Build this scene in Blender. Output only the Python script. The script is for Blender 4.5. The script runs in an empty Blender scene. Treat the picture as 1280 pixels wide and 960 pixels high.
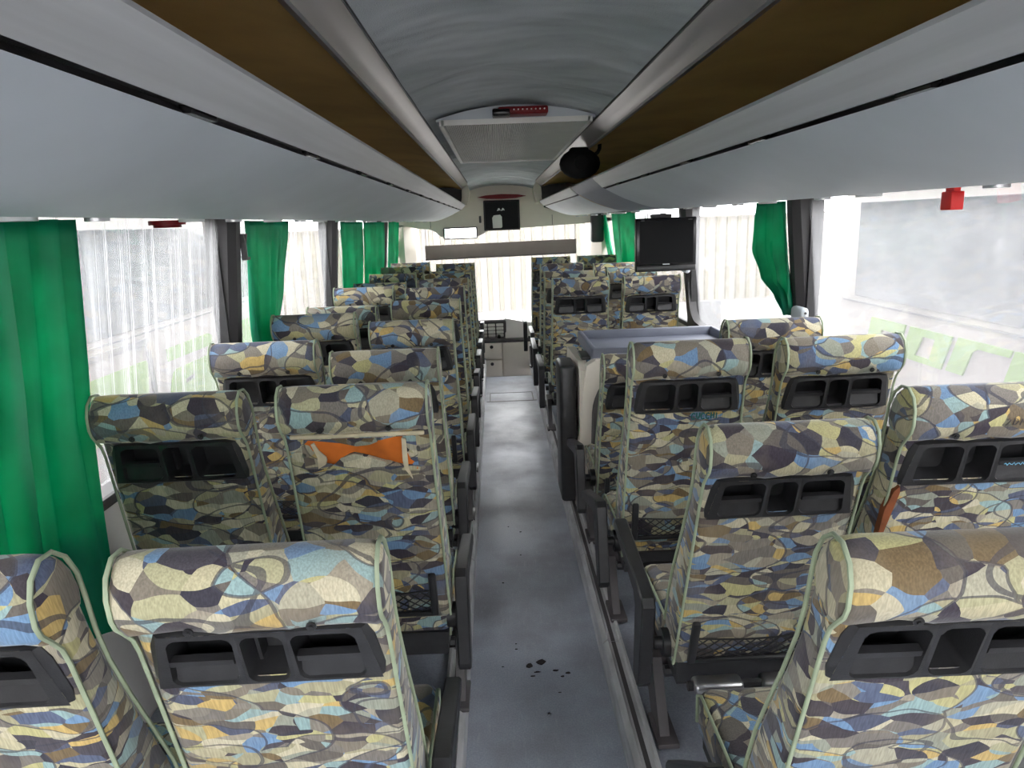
import bpy, bmesh, math, random
from mathutils import Vector, Matrix
random.seed(7)
SC = bpy.context.scene
COL = SC.collection
R = math.radians

# ------------------------------------------------------------------ camera
FPX = 888.0
CAM = Vector((-.10, 0.0, 1.79))
n = Vector(((618-640)/FPX, (480-278)/FPX, -1)).normalized()
r = Vector((1, .037, 0)); r = (r - n*r.dot(n)).normalized()
u = r.cross(n)
cd = bpy.data.cameras.new('camera'); cam = bpy.data.objects.new('camera', cd); COL.objects.link(cam)
cd.sensor_width = 36; cd.lens = FPX/1280*36; cd.clip_start = .02; cd.clip_end = 300
cam.matrix_world = Matrix.Translation(CAM) @ Matrix((r, n, u)).to_4x4()
SC.camera = cam
# ------------------------------------------------------------------ sky (flat overcast) and exposure
wd = bpy.data.worlds.new('overcast_sky'); SC.world = wd; wd.use_nodes = True
bg = wd.node_tree.nodes['Background']; bg.inputs[0].default_value = (.97, .98, 1, 1); bg.inputs[1].default_value = 1.0
SC.view_settings.view_transform = 'Standard'; SC.view_settings.look = 'None'
SC.view_settings.gamma = 1; SC.view_settings.use_curve_mapping = False
SC.view_settings.exposure = 3.35
SC.cycles.max_bounces = 10; SC.cycles.diffuse_bounces = 6; SC.cycles.transparent_max_bounces = 16
SC.cycles.use_denoising = True

# ------------------------------------------------------------------ materials
def s2l(c):
    return tuple((x/255/12.92 if x/255 <= .04045 else ((x/255+.055)/1.055)**2.4) for x in c) + (1,)
class NT:
    def __init__(s, name):
        s.m = bpy.data.materials.new(name); s.m.use_nodes = True; s.t = s.m.node_tree; s.t.nodes.clear()
    def n(s, typ, **kw):
        d = s.t.nodes.new(typ)
        for k, v in kw.items(): setattr(d, k, v)
        return d
    def l(s, a, b): s.t.links.new(a, b)
    def math(s, op, a, b=None, c=None):
        d = s.n('ShaderNodeMath', operation=op)
        for i, v in enumerate((a, b, c)):
            if v is None: continue
            if isinstance(v, (int, float)): d.inputs[i].default_value = v
            else: s.l(v, d.inputs[i])
        return d.outputs[0]
    def ramp(s, fac, stops, interp='LINEAR'):
        d = s.n('ShaderNodeValToRGB'); cr = d.color_ramp; cr.interpolation = interp
        while len(cr.elements) < len(stops): cr.elements.new(.5)
        for e, (p, c) in zip(cr.elements, stops): e.position = p; e.color = c
        s.l(fac, d.inputs[0]); return d.outputs[0]
    def mix(s, fac, a, b, bt='MIX'):
        d = s.n('ShaderNodeMix', data_type='RGBA', blend_type=bt)
        for i, v in ((0, fac), (6, a), (7, b)):
            if isinstance(v, (int, float)): d.inputs[i].default_value = v
            elif isinstance(v, tuple): d.inputs[i].default_value = v
            else: s.l(v, d.inputs[i])
        return d.outputs[2]
    def coords(s, scale=(1, 1, 1), rnd=0):
        tc = s.n('ShaderNodeTexCoord'); v = tc.outputs['Object']
        if rnd:
            oi = s.n('ShaderNodeObjectInfo'); k = s.n('ShaderNodeVectorMath', operation='SCALE'); k.inputs[0].default_value = (3.7, 9.1, 6.3)
            s.l(oi.outputs['Random'], k.inputs['Scale']); a = s.n('ShaderNodeVectorMath', operation='ADD'); s.l(v, a.inputs[0]); s.l(k.outputs[0], a.inputs[1]); v = a.outputs[0]
        mp = s.n('ShaderNodeMapping'); mp.inputs['Scale'].default_value = scale; s.l(v, mp.inputs[0]); return mp.outputs[0]
    def noise(s, vec, scale, detail=3, rough=.5):
        d = s.n('ShaderNodeTexNoise'); d.inputs['Scale'].default_value = scale; d.inputs['Detail'].default_value = detail; d.inputs['Roughness'].default_value = rough
        s.l(vec, d.inputs['Vector']); return d
    def out(s, sh):
        o = s.n('ShaderNodeOutputMaterial'); s.l(sh, o.inputs[0]); return s.m
    def pbsdf(s, col, rough=.5, metal=0, spec=.5, bump=None, bstr=.2, bdist=.01):
        p = s.n('ShaderNodeBsdfPrincipled')
        if isinstance(col, tuple): p.inputs['Base Color'].default_value = col
        else: s.l(col, p.inputs['Base Color'])
        if isinstance(rough, (int, float)): p.inputs['Roughness'].default_value = rough
        else: s.l(rough, p.inputs['Roughness'])
        p.inputs['Metallic'].default_value = metal; p.inputs['Specular IOR Level'].default_value = spec
        if bump is not None:
            b = s.n('ShaderNodeBump'); b.inputs['Strength'].default_value = bstr; b.inputs['Distance'].default_value = bdist
            s.l(bump, b.inputs['Height']); s.l(b.outputs[0], p.inputs['Normal'])
        return p.outputs[0]
def plain(name, rgb, rough=.5, metal=0, amt=.12, scale=8, spec=.5, bstr=.0, bscale=300, stretch=(1, 1, 1)):
    t = NT(name); v = t.coords(stretch); nz = t.noise(v, scale, 4)
    c = s2l(rgb); lo = tuple(x*(1-amt) for x in c[:3])+(1,); hi = tuple(min(1, x*(1+amt)) for x in c[:3])+(1,)
    col = t.ramp(nz.outputs['Fac'], [(.3, lo), (.7, hi)])
    bump = t.noise(v, bscale, 2).outputs['Fac'] if bstr else None
    return t.out(t.pbsdf(col, rough, metal, spec, bump, bstr, .002))

PAL = [(198,190,162),(150,154,140),(66,60,70),(130,122,110),(188,182,132),(84,90,110),(176,172,152),(112,142,176),
       (120,102,74),(148,174,174),(78,74,82),(202,194,168),(90,100,124),(168,162,132),(104,98,92),(198,170,108),(118,150,184),(160,152,136),(192,184,152),(136,130,120),(70,64,70),(178,174,140),(124,118,112),(62,60,70)]
def fabric(name, sc, stretch, seed):
    t = NT(name)
    v0 = t.coords((1, 1, 1), 1)
    nz = t.noise(v0, 7*sc, 1)
    sub = t.n('ShaderNodeVectorMath', operation='MULTIPLY_ADD'); t.l(nz.outputs['Color'], sub.inputs[0]); sub.inputs[1].default_value = (.06/sc,)*3; t.l(v0, sub.inputs[2])
    mp = t.n('ShaderNodeMapping'); mp.inputs['Scale'].default_value = stretch; mp.inputs['Rotation'].default_value = (0, R(14), 0); mp.inputs['Location'].default_value = (seed, seed*.3, 0); t.l(sub.outputs[0], mp.inputs[0]); v = mp.outputs[0]
    def vor(scale, feat='F1'):
        d = t.n('ShaderNodeTexVoronoi', feature=feat); d.inputs['Scale'].default_value = scale; t.l(v, d.inputs['Vector']); return d
    a = vor(13*sc); sp = t.n('ShaderNodeSeparateColor'); t.l(a.outputs['Color'], sp.inputs[0])
    idx = sp.outputs[0]; ln = None
    for q, (scl, thr, wgt, off) in enumerate(((3.1, .47, .37, 1.7), (4.6, .45, .23, 4.1), (2.3, .52, .53, 7.9))):
        o_ = t.n('ShaderNodeMapping'); o_.inputs['Location'].default_value = (off, off*.6, -off); t.l(v, o_.inputs[0])
        d = t.n('ShaderNodeTexVoronoi'); d.inputs['Scale'].default_value = scl*sc; t.l(o_.outputs[0], d.inputs['Vector'])
        idx = t.math('ADD', idx, t.math('MULTIPLY', t.math('GREATER_THAN', d.outputs['Distance'], thr), wgt))
        if q != 1:
            arc = t.math('LESS_THAN', t.math('ABSOLUTE', t.math('SUBTRACT', d.outputs['Distance'], thr)), .008)
            ln = arc if ln is None else t.math('MAXIMUM', ln, arc)
    idx = t.math('FRACT', idx)
    N = len(PAL)
    col = t.ramp(idx, [(i/N, s2l(c)) for i, c in enumerate(PAL)], 'CONSTANT')
    nl = t.noise(v, 3.2*sc, 0)
    stroke = t.math('LESS_THAN', t.math('ABSOLUTE', t.math('SUBTRACT', nl.outputs['Fac'], .5)), .009)
    col = t.mix(t.math('MULTIPLY', t.math('MAXIMUM', ln, stroke), .75), col, s2l((66, 66, 78)))
    # woven pile and grime
    w = t.n('ShaderNodeMapping'); w.inputs['Scale'].default_value = (1, 1, .12); t.l(v0, w.inputs[0])
    pile = t.noise(w.outputs[0], 300, 2)
    col = t.mix(.6, col, t.ramp(pile.outputs['Fac'], [(.35, (.55, .55, .55, 1)), (.65, (1.0, 1.0, 1.0, 1))]), 'MULTIPLY')
    dirt = t.noise(v0, 6, 4); col = t.mix(t.ramp(dirt.outputs['Fac'], [(.5, (0, 0, 0, 1)), (.8, (.5, .5, .5, 1))]), col, s2l((140, 128, 108)))
    p = t.n('ShaderNodeBsdfPrincipled'); t.l(col, p.inputs['Base Color']); p.inputs['Roughness'].default_value = .85
    p.inputs['Specular IOR Level'].default_value = .25; p.inputs['Sheen Weight'].default_value = .25; p.inputs['Sheen Roughness'].default_value = .4
    wr = t.noise(v0, 14, 3); bp = t.n('ShaderNodeBump'); bp.inputs['Strength'].default_value = .35; bp.inputs['Distance'].default_value = .01
    t.l(t.math('ADD', wr.outputs['Fac'], t.math('MULTIPLY', pile.outputs['Fac'], .12)), bp.inputs['Height']); t.l(bp.outputs[0], p.inputs['Normal'])
    return t.out(p.outputs[0])
M = {}
M['fab_head'] = fabric('woven_seat_fabric_large_print', 1.25, (.9, 1, 1.25), 0)
M['fab'] = fabric('woven_seat_fabric_small_print', 1.6, (.75, .8, 1.6), 3.3)
M['piping'] = plain('sage_green_piping', (150, 162, 136), .6, amt=.2, scale=15)
M['black'] = plain('black_moulded_plastic', (40, 40, 42), .38, amt=.25, scale=30, bstr=.15)
M['black_deep'] = plain('dull_black_plastic', (14, 14, 15), .7, amt=.1, spec=.2)
M['black_gloss'] = plain('glossy_black_plastic', (16, 16, 18), .25, amt=.1)
M['screen'] = plain('black_screen_glass', (8, 9, 12), .45, amt=.05, spec=.15)
M['dgrey'] = plain('dark_grey_painted_steel', (72, 68, 70), .45, amt=.15, scale=12)
M['pillar'] = plain('charcoal_pillar_trim', (58, 56, 58), .5, amt=.1, scale=6)
M['chrome'] = plain('brushed_aluminium', (190, 190, 192), .35, 1, amt=.1, scale=20)
M['alu'] = plain('worn_aluminium_edging', (196, 196, 198), .4, .35, amt=.25, scale=18, stretch=(1, .3, 1))
M['rail'] = plain('satin_grey_plastic_rail', (150, 146, 144), .3, .35, amt=.06, scale=3)
M['rack'] = plain('pale_blue_grey_rack_panel', (194, 201, 208), .5, amt=.07, scale=2.5)
M['rack_lip'] = plain('ribbed_grey_rack_lip', (188, 190, 192), .45, amt=.1, scale=40, stretch=(1, .02, 1))
M['rack_under'] = plain('white_rack_underside', (205, 208, 208), .5, amt=.05)
M['collar'] = plain('slate_blue_rack_collar', (120, 126, 140), .5, amt=.06)
M['brown'] = plain('tan_carpet_lining', (186, 156, 96), .95, amt=.16, scale=3, bstr=.3, bscale=400)
M['beige'] = plain('greige_moulded_panel', (222, 214, 202), .5, amt=.05, scale=4)
M['console'] = plain('light_grey_moulded_console', (212, 209, 207), .5, amt=.06, scale=5)
M['tray_grey'] = plain('blue_grey_moulded_tray', (112, 116, 130), .5, amt=.08, scale=6)
M['foam'] = plain('orange_brown_seat_foam', (196, 104, 34), .95, amt=.25, scale=9, bstr=.4, bscale=120)
M['foam_brown'] = plain('brown_torn_foam', (120, 66, 36), .95, amt=.3, scale=20)
M['liner'] = plain('cream_fabric_backing', (196, 184, 156), .9, amt=.15, scale=30)
M['white'] = plain('white_plastic', (225, 225, 222), .45, amt=.05)
M['red'] = plain('red_plastic', (220, 30, 28), .4, amt=.06)
M['darkred'] = plain('dark_red_lens', (112, 14, 22), .4, amt=.2, scale=60, spec=.2)
M['steel'] = plain('bare_steel_rivet', (170, 170, 165), .3, 1)
M['shade'] = plain('grey_roller_blind', (112, 106, 104), .8, amt=.05)
M['leaf'] = plain('dry_dark_leaf', (40, 34, 34), .9, amt=.3, scale=60)
M['ink'] = plain('teal_ink', (8, 96, 98), .6)
M['ink_dark'] = plain('dark_pencil', (70, 68, 72), .7)
M['ink_blue'] = plain('light_blue_ink', (110, 170, 200), .6)
M['fence'] = plain('cream_fence_sheet', (110, 104, 96), .6, amt=.08, scale=1)
M['fence_y'] = plain('yellowed_fence_rib', (92, 86, 68), .6, amt=.08, scale=1)
M['ground'] = plain('pale_concrete_yard', (116, 112, 110), .9, amt=.1, scale=.6)
M['buswhite'] = plain('white_bus_paint', (120, 114, 112), .35, amt=.03, scale=2)
M['busgreen'] = plain('lime_green_bus_lettering', (88, 122, 34), .4, amt=.03)
M['busglass'] = plain('tinted_bus_window', (58, 62, 68), .2, amt=.1, scale=1)
M['busgrey'] = plain('grey_bus_trim', (84, 84, 86), .5, amt=.05)
M['mirror'] = plain('mirror_glass', (235, 235, 235), .03, 1, amt=.0)

def mk_floor():
    t = NT('speckled_blue_grey_vinyl'); v = t.coords()
    sp = t.noise(v, 160, 3); big = t.noise(v, 2.2, 5, .6)
    st = t.n('ShaderNodeMapping'); st.inputs['Scale'].default_value = (6, 1, 1); t.l(v, st.inputs[0]); scr = t.noise(st.outputs[0], 9, 4, .7)
    col = t.ramp(sp.outputs['Fac'], [(.3, s2l((138, 144, 157))), (.7, s2l((160, 166, 178)))])
    col = t.mix(t.ramp(big.outputs['Fac'], [(.42, (0, 0, 0, 1)), (.66, (.55, .55, .55, 1))]), col, s2l((112, 108, 112)))
    col = t.mix(t.ramp(scr.outputs['Fac'], [(.55, (0, 0, 0, 1)), (.75, (.4, .4, .4, 1))]), col, s2l((170, 172, 178)))
    rg = t.ramp(big.outputs['Fac'], [(.3, (.32,)*3+(1,)), (.7, (.55,)*3+(1,))])
    return t.out(t.pbsdf(col, rg, 0, .5, sp.outputs['Fac'], .08, .002))
M['floor'] = mk_floor()
def mk_ceiling():
    t = NT('grey_ceiling_fabric'); v = t.coords((1, 1.6, 1)); a = t.noise(v, 2.6, 2, .45); b = t.noise(v, 260, 1)
    col = t.ramp(a.outputs['Fac'], [(.3, s2l((172, 180, 184))), (.7, s2l((192, 198, 203)))])
    h = t.math('ADD', a.outputs['Fac'], t.math('MULTIPLY', b.outputs['Fac'], .02))
    return t.out(t.pbsdf(col, .9, 0, .3, h, .9, .08))
M['ceiling'] = mk_ceiling()
def mk_curtain():
    t = NT('emerald_green_curtain_cloth'); v = t.coords(); a = t.noise(v, 5, 3)
    w = t.noise(v, 500, 2)
    col = t.ramp(a.outputs['Fac'], [(.3, s2l((8, 146, 108))), (.7, s2l((24, 182, 138)))])
    d = t.n('ShaderNodeBsdfDiffuse'); t.l(col, d.inputs[0]); tr = t.n('ShaderNodeBsdfTranslucent'); t.l(col, tr.inputs[0])
    gl = t.n('ShaderNodeBsdfGlossy'); gl.inputs['Roughness'].default_value = .45; gl.inputs['Color'].default_value = (.5, .8, .65, 1)
    m = t.n('ShaderNodeMixShader'); m.inputs[0].default_value = .58; t.l(d.outputs[0], m.inputs[1]); t.l(tr.outputs[0], m.inputs[2])
    m2 = t.n('ShaderNodeMixShader'); m2.inputs[0].default_value = .06; t.l(m.outputs[0], m2.inputs[1]); t.l(gl.outputs[0], m2.inputs[2])
    return t.out(m2.outputs[0])
M['curtain'] = mk_curtain()
def mk_glass(name, haze, streak, tint=(.97, .97, .96)):
    t = NT(name); tc = t.n('ShaderNodeTexCoord')
    def mp(s):
        d = t.n('ShaderNodeMapping'); d.inputs['Scale'].default_value = s; t.l(tc.outputs['Object'], d.inputs[0]); return d.outputs[0]
    st = t.noise(mp((1, 26, .35)), 1.6, 3, .7); st2 = t.noise(mp((1, 90, .25)), 1.3, 2, .6); bl = t.noise(mp((1, 1, 1)), 3, 5, .6); sp = t.noise(mp((1, 1, .7)), 70, 2)
    s1 = t.ramp(st.outputs['Fac'], [(.52, (0,)*3+(1,)), (.7, (1,)*3+(1,))]); s2 = t.ramp(st2.outputs['Fac'], [(.6, (0,)*3+(1,)), (.66, (1,)*3+(1,))])
    sk = t.math('ADD', t.math('MULTIPLY', s1, .5*streak), t.math('MULTIPLY', s2, streak))
    spots = t.math('MULTIPLY', t.ramp(sp.outputs['Fac'], [(.66, (0,)*3+(1,)), (.72, (1,)*3+(1,))]), .06*haze)
    f = t.math('MINIMUM', t.math('ADD', t.math('ADD', t.math('MULTIPLY', t.math('ADD', bl.outputs['Fac'], .5), haze), sk), spots), .92)
    tp = t.n('ShaderNodeBsdfTransparent'); tp.inputs[0].default_value = tint+(1,)
    df = t.n('ShaderNodeBsdfTranslucent'); df.inputs[0].default_value = (.9, .9, .92, 1)
    m = t.n('ShaderNodeMixShader'); t.l(f, m.inputs[0]); t.l(tp.outputs[0], m.inputs[1]); t.l(df.outputs[0], m.inputs[2])
    gl = t.n('ShaderNodeBsdfGlossy'); gl.inputs['Roughness'].default_value = .05
    fr = t.n('ShaderNodeFresnel'); fr.inputs[0].default_value = 1.25
    m2 = t.n('ShaderNodeMixShader'); t.l(t.math('MULTIPLY', fr.outputs[0], .22), m2.inputs[0]); t.l(m.outputs[0], m2.inputs[1]); t.l(gl.outputs[0], m2.inputs[2])
    return t.out(m2.outputs[0])
M['glass_streak'] = mk_glass('streaked_window_glass', .09, .26)
M['glass_haze'] = mk_glass('hazy_window_glass', .11, .03)
M['glass_clear'] = mk_glass('slightly_dirty_glass', .05, .02)

# ------------------------------------------------------------------ mesh helpers
class MB:
    def __init__(s): s.v = []; s.f = []
    def add(s, vs, fs):
        o = len(s.v); s.v += [tuple(p) for p in vs]; s.f += [tuple(i+o for i in f) for f in fs]; return s
    def box(s, x0, x1, y0, y1, z0, z1, mat=None):
        vs = [Vector((x, y, z)) for z in (z0, z1) for y in (y0, y1) for x in (x0, x1)]
        if mat is not None: vs = [mat @ p for p in vs]
        return s.add(vs, [(0, 2, 3, 1), (4, 5, 7, 6), (0, 1, 5, 4), (2, 6, 7, 3), (0, 4, 6, 2), (1, 3, 7, 5)])
    def rbox(s, x0, x1, y0, y1, z0, z1, b=.01, seg=2, mat=None):
        bm = bmesh.new(); bmesh.ops.create_cube(bm, size=1)
        for p in bm.verts: p.co = Vector((x0+(x1-x0)*(p.co.x+.5), y0+(y1-y0)*(p.co.y+.5), z0+(z1-z0)*(p.co.z+.5)))
        bmesh.ops.bevel(bm, geom=list(bm.edges), offset=b, segments=seg, affect='EDGES', profile=.5)
        bm.verts.index_update()
        vs = [(mat @ p.co if mat is not None else p.co.copy()) for p in bm.verts]; fs = [[q.index for q in f.verts] for f in bm.faces]; bm.free()
        return s.add(vs, fs)
    def prism(s, poly, axis, a, b, mat=None):
        # poly: 2D points, extruded along axis 0/1/2 from a to b
        def P(p, t): return Vector({0: (t, p[0], p[1]), 1: (p[0], t, p[1]), 2: (p[0], p[1], t)}[axis])
        k = len(poly); vs = [P(p, a) for p in poly]+[P(p, b) for p in poly]
        if mat is not None: vs = [mat @ q for q in vs]
        return s.add(vs, [tuple(range(k))[::-1], tuple(range(k, 2*k))]+[(i, (i+1) % k, (i+1) % k+k, i+k) for i in range(k)])
    def tube(s, pts, rad, seg=6, closed=False, caps=True):
        pts = [Vector(p) for p in pts]; N = len(pts); o = len(s.v); vs = []; prev = None
        for i, p in enumerate(pts):
            a = pts[(i-1) % N] if (i or closed) else p; b = pts[(i+1) % N] if (i < N-1 or closed) else p
            d = (b-a); d = d.normalized() if d.length > 1e-9 else Vector((0, 0, 1))
            q = (prev - d*prev.dot(d)) if prev is not None else d.orthogonal()
            if q.length < 1e-6: q = d.orthogonal()
            q.normalize(); prev = q; w = d.cross(q); rr = rad[i] if isinstance(rad, (list, tuple)) else rad
            vs += [p+(q*math.cos(2*math.pi*k/seg)+w*math.sin(2*math.pi*k/seg))*rr for k in range(seg)]
        fs = []
        for i in range(N if closed else N-1):
            j = (i+1) % N
            fs += [(i*seg+k, i*seg+(k+1) % seg, j*seg+(k+1) % seg, j*seg+k) for k in range(seg)]
        if caps and not closed: fs += [tuple(range(seg))[::-1], tuple((N-1)*seg+k for k in range(seg))]
        return s.add(vs, fs)
    def disc(s, c, axis, rad, h, seg=14):
        d = Vector(axis).normalized(); return s.tube([Vector(c), Vector(c)+d*h], rad, seg)
    def sheet(s, rows):
        k = len(rows[0]); vs = [p for rw in rows for p in rw]
        return s.add(vs, [(i*k+j, i*k+j+1, (i+1)*k+j+1, (i+1)*k+j) for i in range(len(rows)-1) for j in range(k-1)])
    def mesh(s, name, smooth=0):
        m = bpy.data.meshes.new(name); m.from_pydata(s.v, [], s.f); m.update()
        bm = bmesh.new(); bm.from_mesh(m); bmesh.ops.recalc_face_normals(bm, faces=bm.faces); bm.to_mesh(m); bm.free()
        if smooth:
            for p in m.polygons: p.use_smooth = True
            try: m.set_sharp_from_angle(angle=R(smooth))
            except Exception: pass
        return m
def obj(name, mesh, mat, parent=None, smooth=0, loc=None, rot=None):
    if isinstance(mesh, MB): mesh = mesh.mesh(name, smooth)
    if mat is not None and not mesh.materials: mesh.materials.append(M[mat])
    o = bpy.data.objects.new(name, mesh); COL.objects.link(o)
    if parent: o.parent = parent
    if loc: o.location = loc
    if rot: o.rotation_euler = rot
    return o
def tag(o, label, cat=None, group=None, kind=None):
    if label: o['label'] = label
    if cat: o['category'] = cat
    if group: o['group'] = group
    if kind: o['kind'] = kind
    return o
def struct(name, mb, mat, label, cat, smooth=0):
    return tag(obj(name, mb, mat, None, smooth), label, cat, kind='structure')
def empty(name, loc, label, cat, group=None, rz=0, kind=None):
    o = bpy.data.objects.new(name, None); COL.objects.link(o); o.location = loc; o.rotation_euler = (0, 0, rz); o.empty_display_size = .1
    return tag(o, label, cat, group, kind)

# ================================================================== SHELL
Y0, YF = -1.3, 8.27         # rear wall, end of the aisle floor
AH = .283                   # half width of the aisle well
PZ = .11                    # seat platform height
def wx(z): return 1.405-.09*(z-.95)/.9     # inner face of the side wall / glass (leans in)
fl = struct('floor', MB().box(-AH-.03, AH+.03, Y0, YF, -.05, 0), 'floor', 'blue-grey speckled vinyl floor of the sunken aisle', 'floor')
obj('seam_strip', MB().box(-AH+.03, AH-.02, 7.05, 7.07, 0, .003), 'dgrey', fl)
obj('hatch_outline', MB().box(-AH+.06, AH-.05, 7.42, 7.43, 0, .003).box(-AH+.06, -AH+.07, 7.07, 7.42, 0, .003).box(AH-.06, AH-.05, 7.07, 7.42, 0, .003), 'dgrey', fl)
for sx, nm in ((-1, 'left'), (1, 'right')):
    a, b = sorted((sx*AH, sx*1.40))
    pl = struct('floor_platform', MB().box(a, b, Y0, 8.95, -.05, PZ), 'floor', 'raised blue-grey platform under the seats on the '+("driver's" if sx < 0 else 'door')+' side', 'platform')
    # aluminium edging, lengths butt jointed
    y = Y0
    while y < 8.7:
        y2 = min(y+.772, 8.7)
        e = MB().prism([(sx*(AH-.012), .0), (sx*(AH-.012), PZ+.004), (sx*(AH+.006), PZ+.022), (sx*(AH+.014), PZ+.012), (sx*(AH+.05), PZ+.012), (sx*(AH+.055), PZ+.024), (sx*(AH+.065), PZ+.024), (sx*(AH+.065), PZ-.01), (sx*(AH+.0), PZ-.01), (sx*(AH), 0)], 1, y+.003, y2-.003)
        obj('edging', e, 'alu', pl, 25); obj('edging_insert', MB().box(*sorted((sx*(AH+.020), sx*(AH+.036))), y+.003, y2-.003, PZ+.011, PZ+.0145), 'dgrey', pl); y = y2
    w = MB().prism([(sx*1.44, 0), (sx*1.41, PZ), (sx*1.405, .95), (sx*1.40, .97), (sx*1.47, .97), (sx*1.47, 0)], 1, Y0, 9.6)
    wl = struct('wall_'+nm, w, 'console', 'grey side wall panel below the windows on the '+("driver's" if sx < 0 else 'door')+' side', 'wall')
    obj('sill_cap', MB().rbox(*sorted((sx*1.36, sx*1.46)), Y0, 9.5, .945, .985, .012), 'pillar', wl)
    hd = MB().prism([(sx*1.305, 1.875), (sx*1.30, 1.90), (sx*1.45, 1.90), (sx*1.42, 1.86), (sx*1.33, 1.85)], 1, Y0, 9.5)
    obj('window_header', hd, 'pillar', wl)
# roof shell (keeps daylight out above the lining)
pts = [(-1.46, 1.86), (-1.44, 2.1), (-1.3, 2.36), (-.9, 2.47), (0, 2.5), (.9, 2.47), (1.3, 2.36), (1.44, 2.1), (1.46, 1.86)]
struct('roof', MB().prism(pts+[(x*1.02, z+.03) for x, z in pts[::-1]], 1, Y0-.05, 9.75), 'buswhite', 'white outer roof shell of the coach', 'roof', 30)
# unseen rear wall; wide window added to bring daylight onto the seat backs
rw = MB().box(-1.46, 1.46, Y0-.06, Y0, -.05, .92).box(-1.46, 1.46, Y0-.06, Y0, 2.06, 2.5).box(-1.46, -1.3, Y0-.06, Y0, .92, 2.06).box(1.3, 1.46, Y0-.06, Y0, .92, 2.06)
wb = struct('wall_back', rw, 'console', 'grey rear wall of the coach with a wide window added for daylight fill', 'wall')
obj('pane', MB().box(-1.3, 1.3, Y0-.04, Y0-.03, .92, 2.06), 'glass_clear', wb)
# ceiling: shallow arch with hanging folds
rows = []
for i in range(121):
    y = Y0+(9.15-Y0)*i/120; row = []
    for j in range(25):
        s = -1+2*j/24; x = .405*s
        z = 2.243+.062*(1-s*s)
        sag = .010*math.sin(y*9+2.2*math.sin(s*2.1+y)+s)*math.exp(-((y-2.55)/.55)**2)*(1-s*s)*1.6
        sag += .006*math.sin(y*6.1+s*3+1.5*math.sin(y*2))*(1-s*s)
        if y > 8.3: z -= (y-8.3)**2*.10
        row.append((x, y, z+sag))
    rows.append(row)
struct('ceiling', MB().sheet(rows), 'ceiling', 'grey-blue padded fabric ceiling above the aisle', 'ceiling', 60)

# ------------------------------------------------------------------ side windows and pillars
PY = {-1: [.95, 3.39, 5.53, 8.10], 1: [.6, 3.40, 5.42, 8.10]}
ends = [Y0]; wi = 0
for sx in (-1, 1):
    ys = [Y0]+PY[sx]+[9.45]
    for k in range(len(ys)-1):
        wi += 1
        gm = 'glass_streak' if sx < 0 and k <= 2 else ('glass_haze' if (sx > 0 and k <= 2) else 'glass_clear')
        if sx > 0 and k == 2: gm = 'glass_haze'
        zt, zb = 1.87, .96; t = .006
        nmw = ['rear corner side window', 'large side window', 'second large side window', 'third side window', 'front side window'][k]
        wnd = struct('window_%d' % wi, MB().prism([(sx*(wx(zb)+.03), zb), (sx*(wx(zt)+.03), zt), (sx*(wx(zt)+.03+t), zt), (sx*(wx(zb)+.03+t), zb)], 1, ys[k]+.02, ys[k+1]-.02),
               gm, ('streaky' if gm == 'glass_streak' else 'hazy')+' '+nmw+" on the "+("driver's" if sx < 0 else 'door')+' side', 'window')
    for k, y in enumerate(PY[sx]):
        d = .062 if sx < 0 else .062
        zb, zt = .95, 1.88
        vs = []
        for z in (zb, (zb+zt)/2, zt):
            X = wx(z)
            vs.append([(sx*(X+.05), y-d), (sx*(X-.005), y-d*.95), (sx*(X-.035), y-d*.45), (sx*(X-.035), y+d*.45), (sx*(X-.005), y+d*.95), (sx*(X+.05), y+d)])
        zs = (zb, (zb+zt)/2, zt); rws = [[(p[0], p[1], z) for p in v]+[(v[0][0], v[0][1], z)] for v, z in zip(vs, zs)]
        tp = struct('trim_%d' % (k+1+(0 if sx < 0 else 4)), MB().sheet(rws), 'pillar', 'charcoal window pillar, number %d ahead of the rear wall on the %s side' % (k+1, "driver's" if sx < 0 else 'door'), 'pillar', 30)
        obj('rubber_seal', MB().box(*sorted((sx*(wx(1.4)+.0), sx*(wx(1.4)+.055))), y-d-.016, y-d-.004, .97, 1.86), 'black', tp)
# lower curved corner of the window ahead of the third pillar on the door side
cm = MB()
for sgn, y in ((-1, 5.42), ):
    poly = [(y-.04, .96), (y-.04, 1.32)]
    for i in range(9):
        a = i/8*math.pi/2; poly.append((y-.06-.22*(1-math.cos(a))*1.0, 1.24-.22*math.sin(a)))
    poly += [(y-.5, 1.0), (y-.5, .96)]
    cm.prism(poly, 0, 1.345, 1.40)
tag(obj('trim_9', cm, 'pillar', None, 40), 'rounded charcoal lower corner of the door-side window frame', 'trim', kind='structure')

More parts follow.
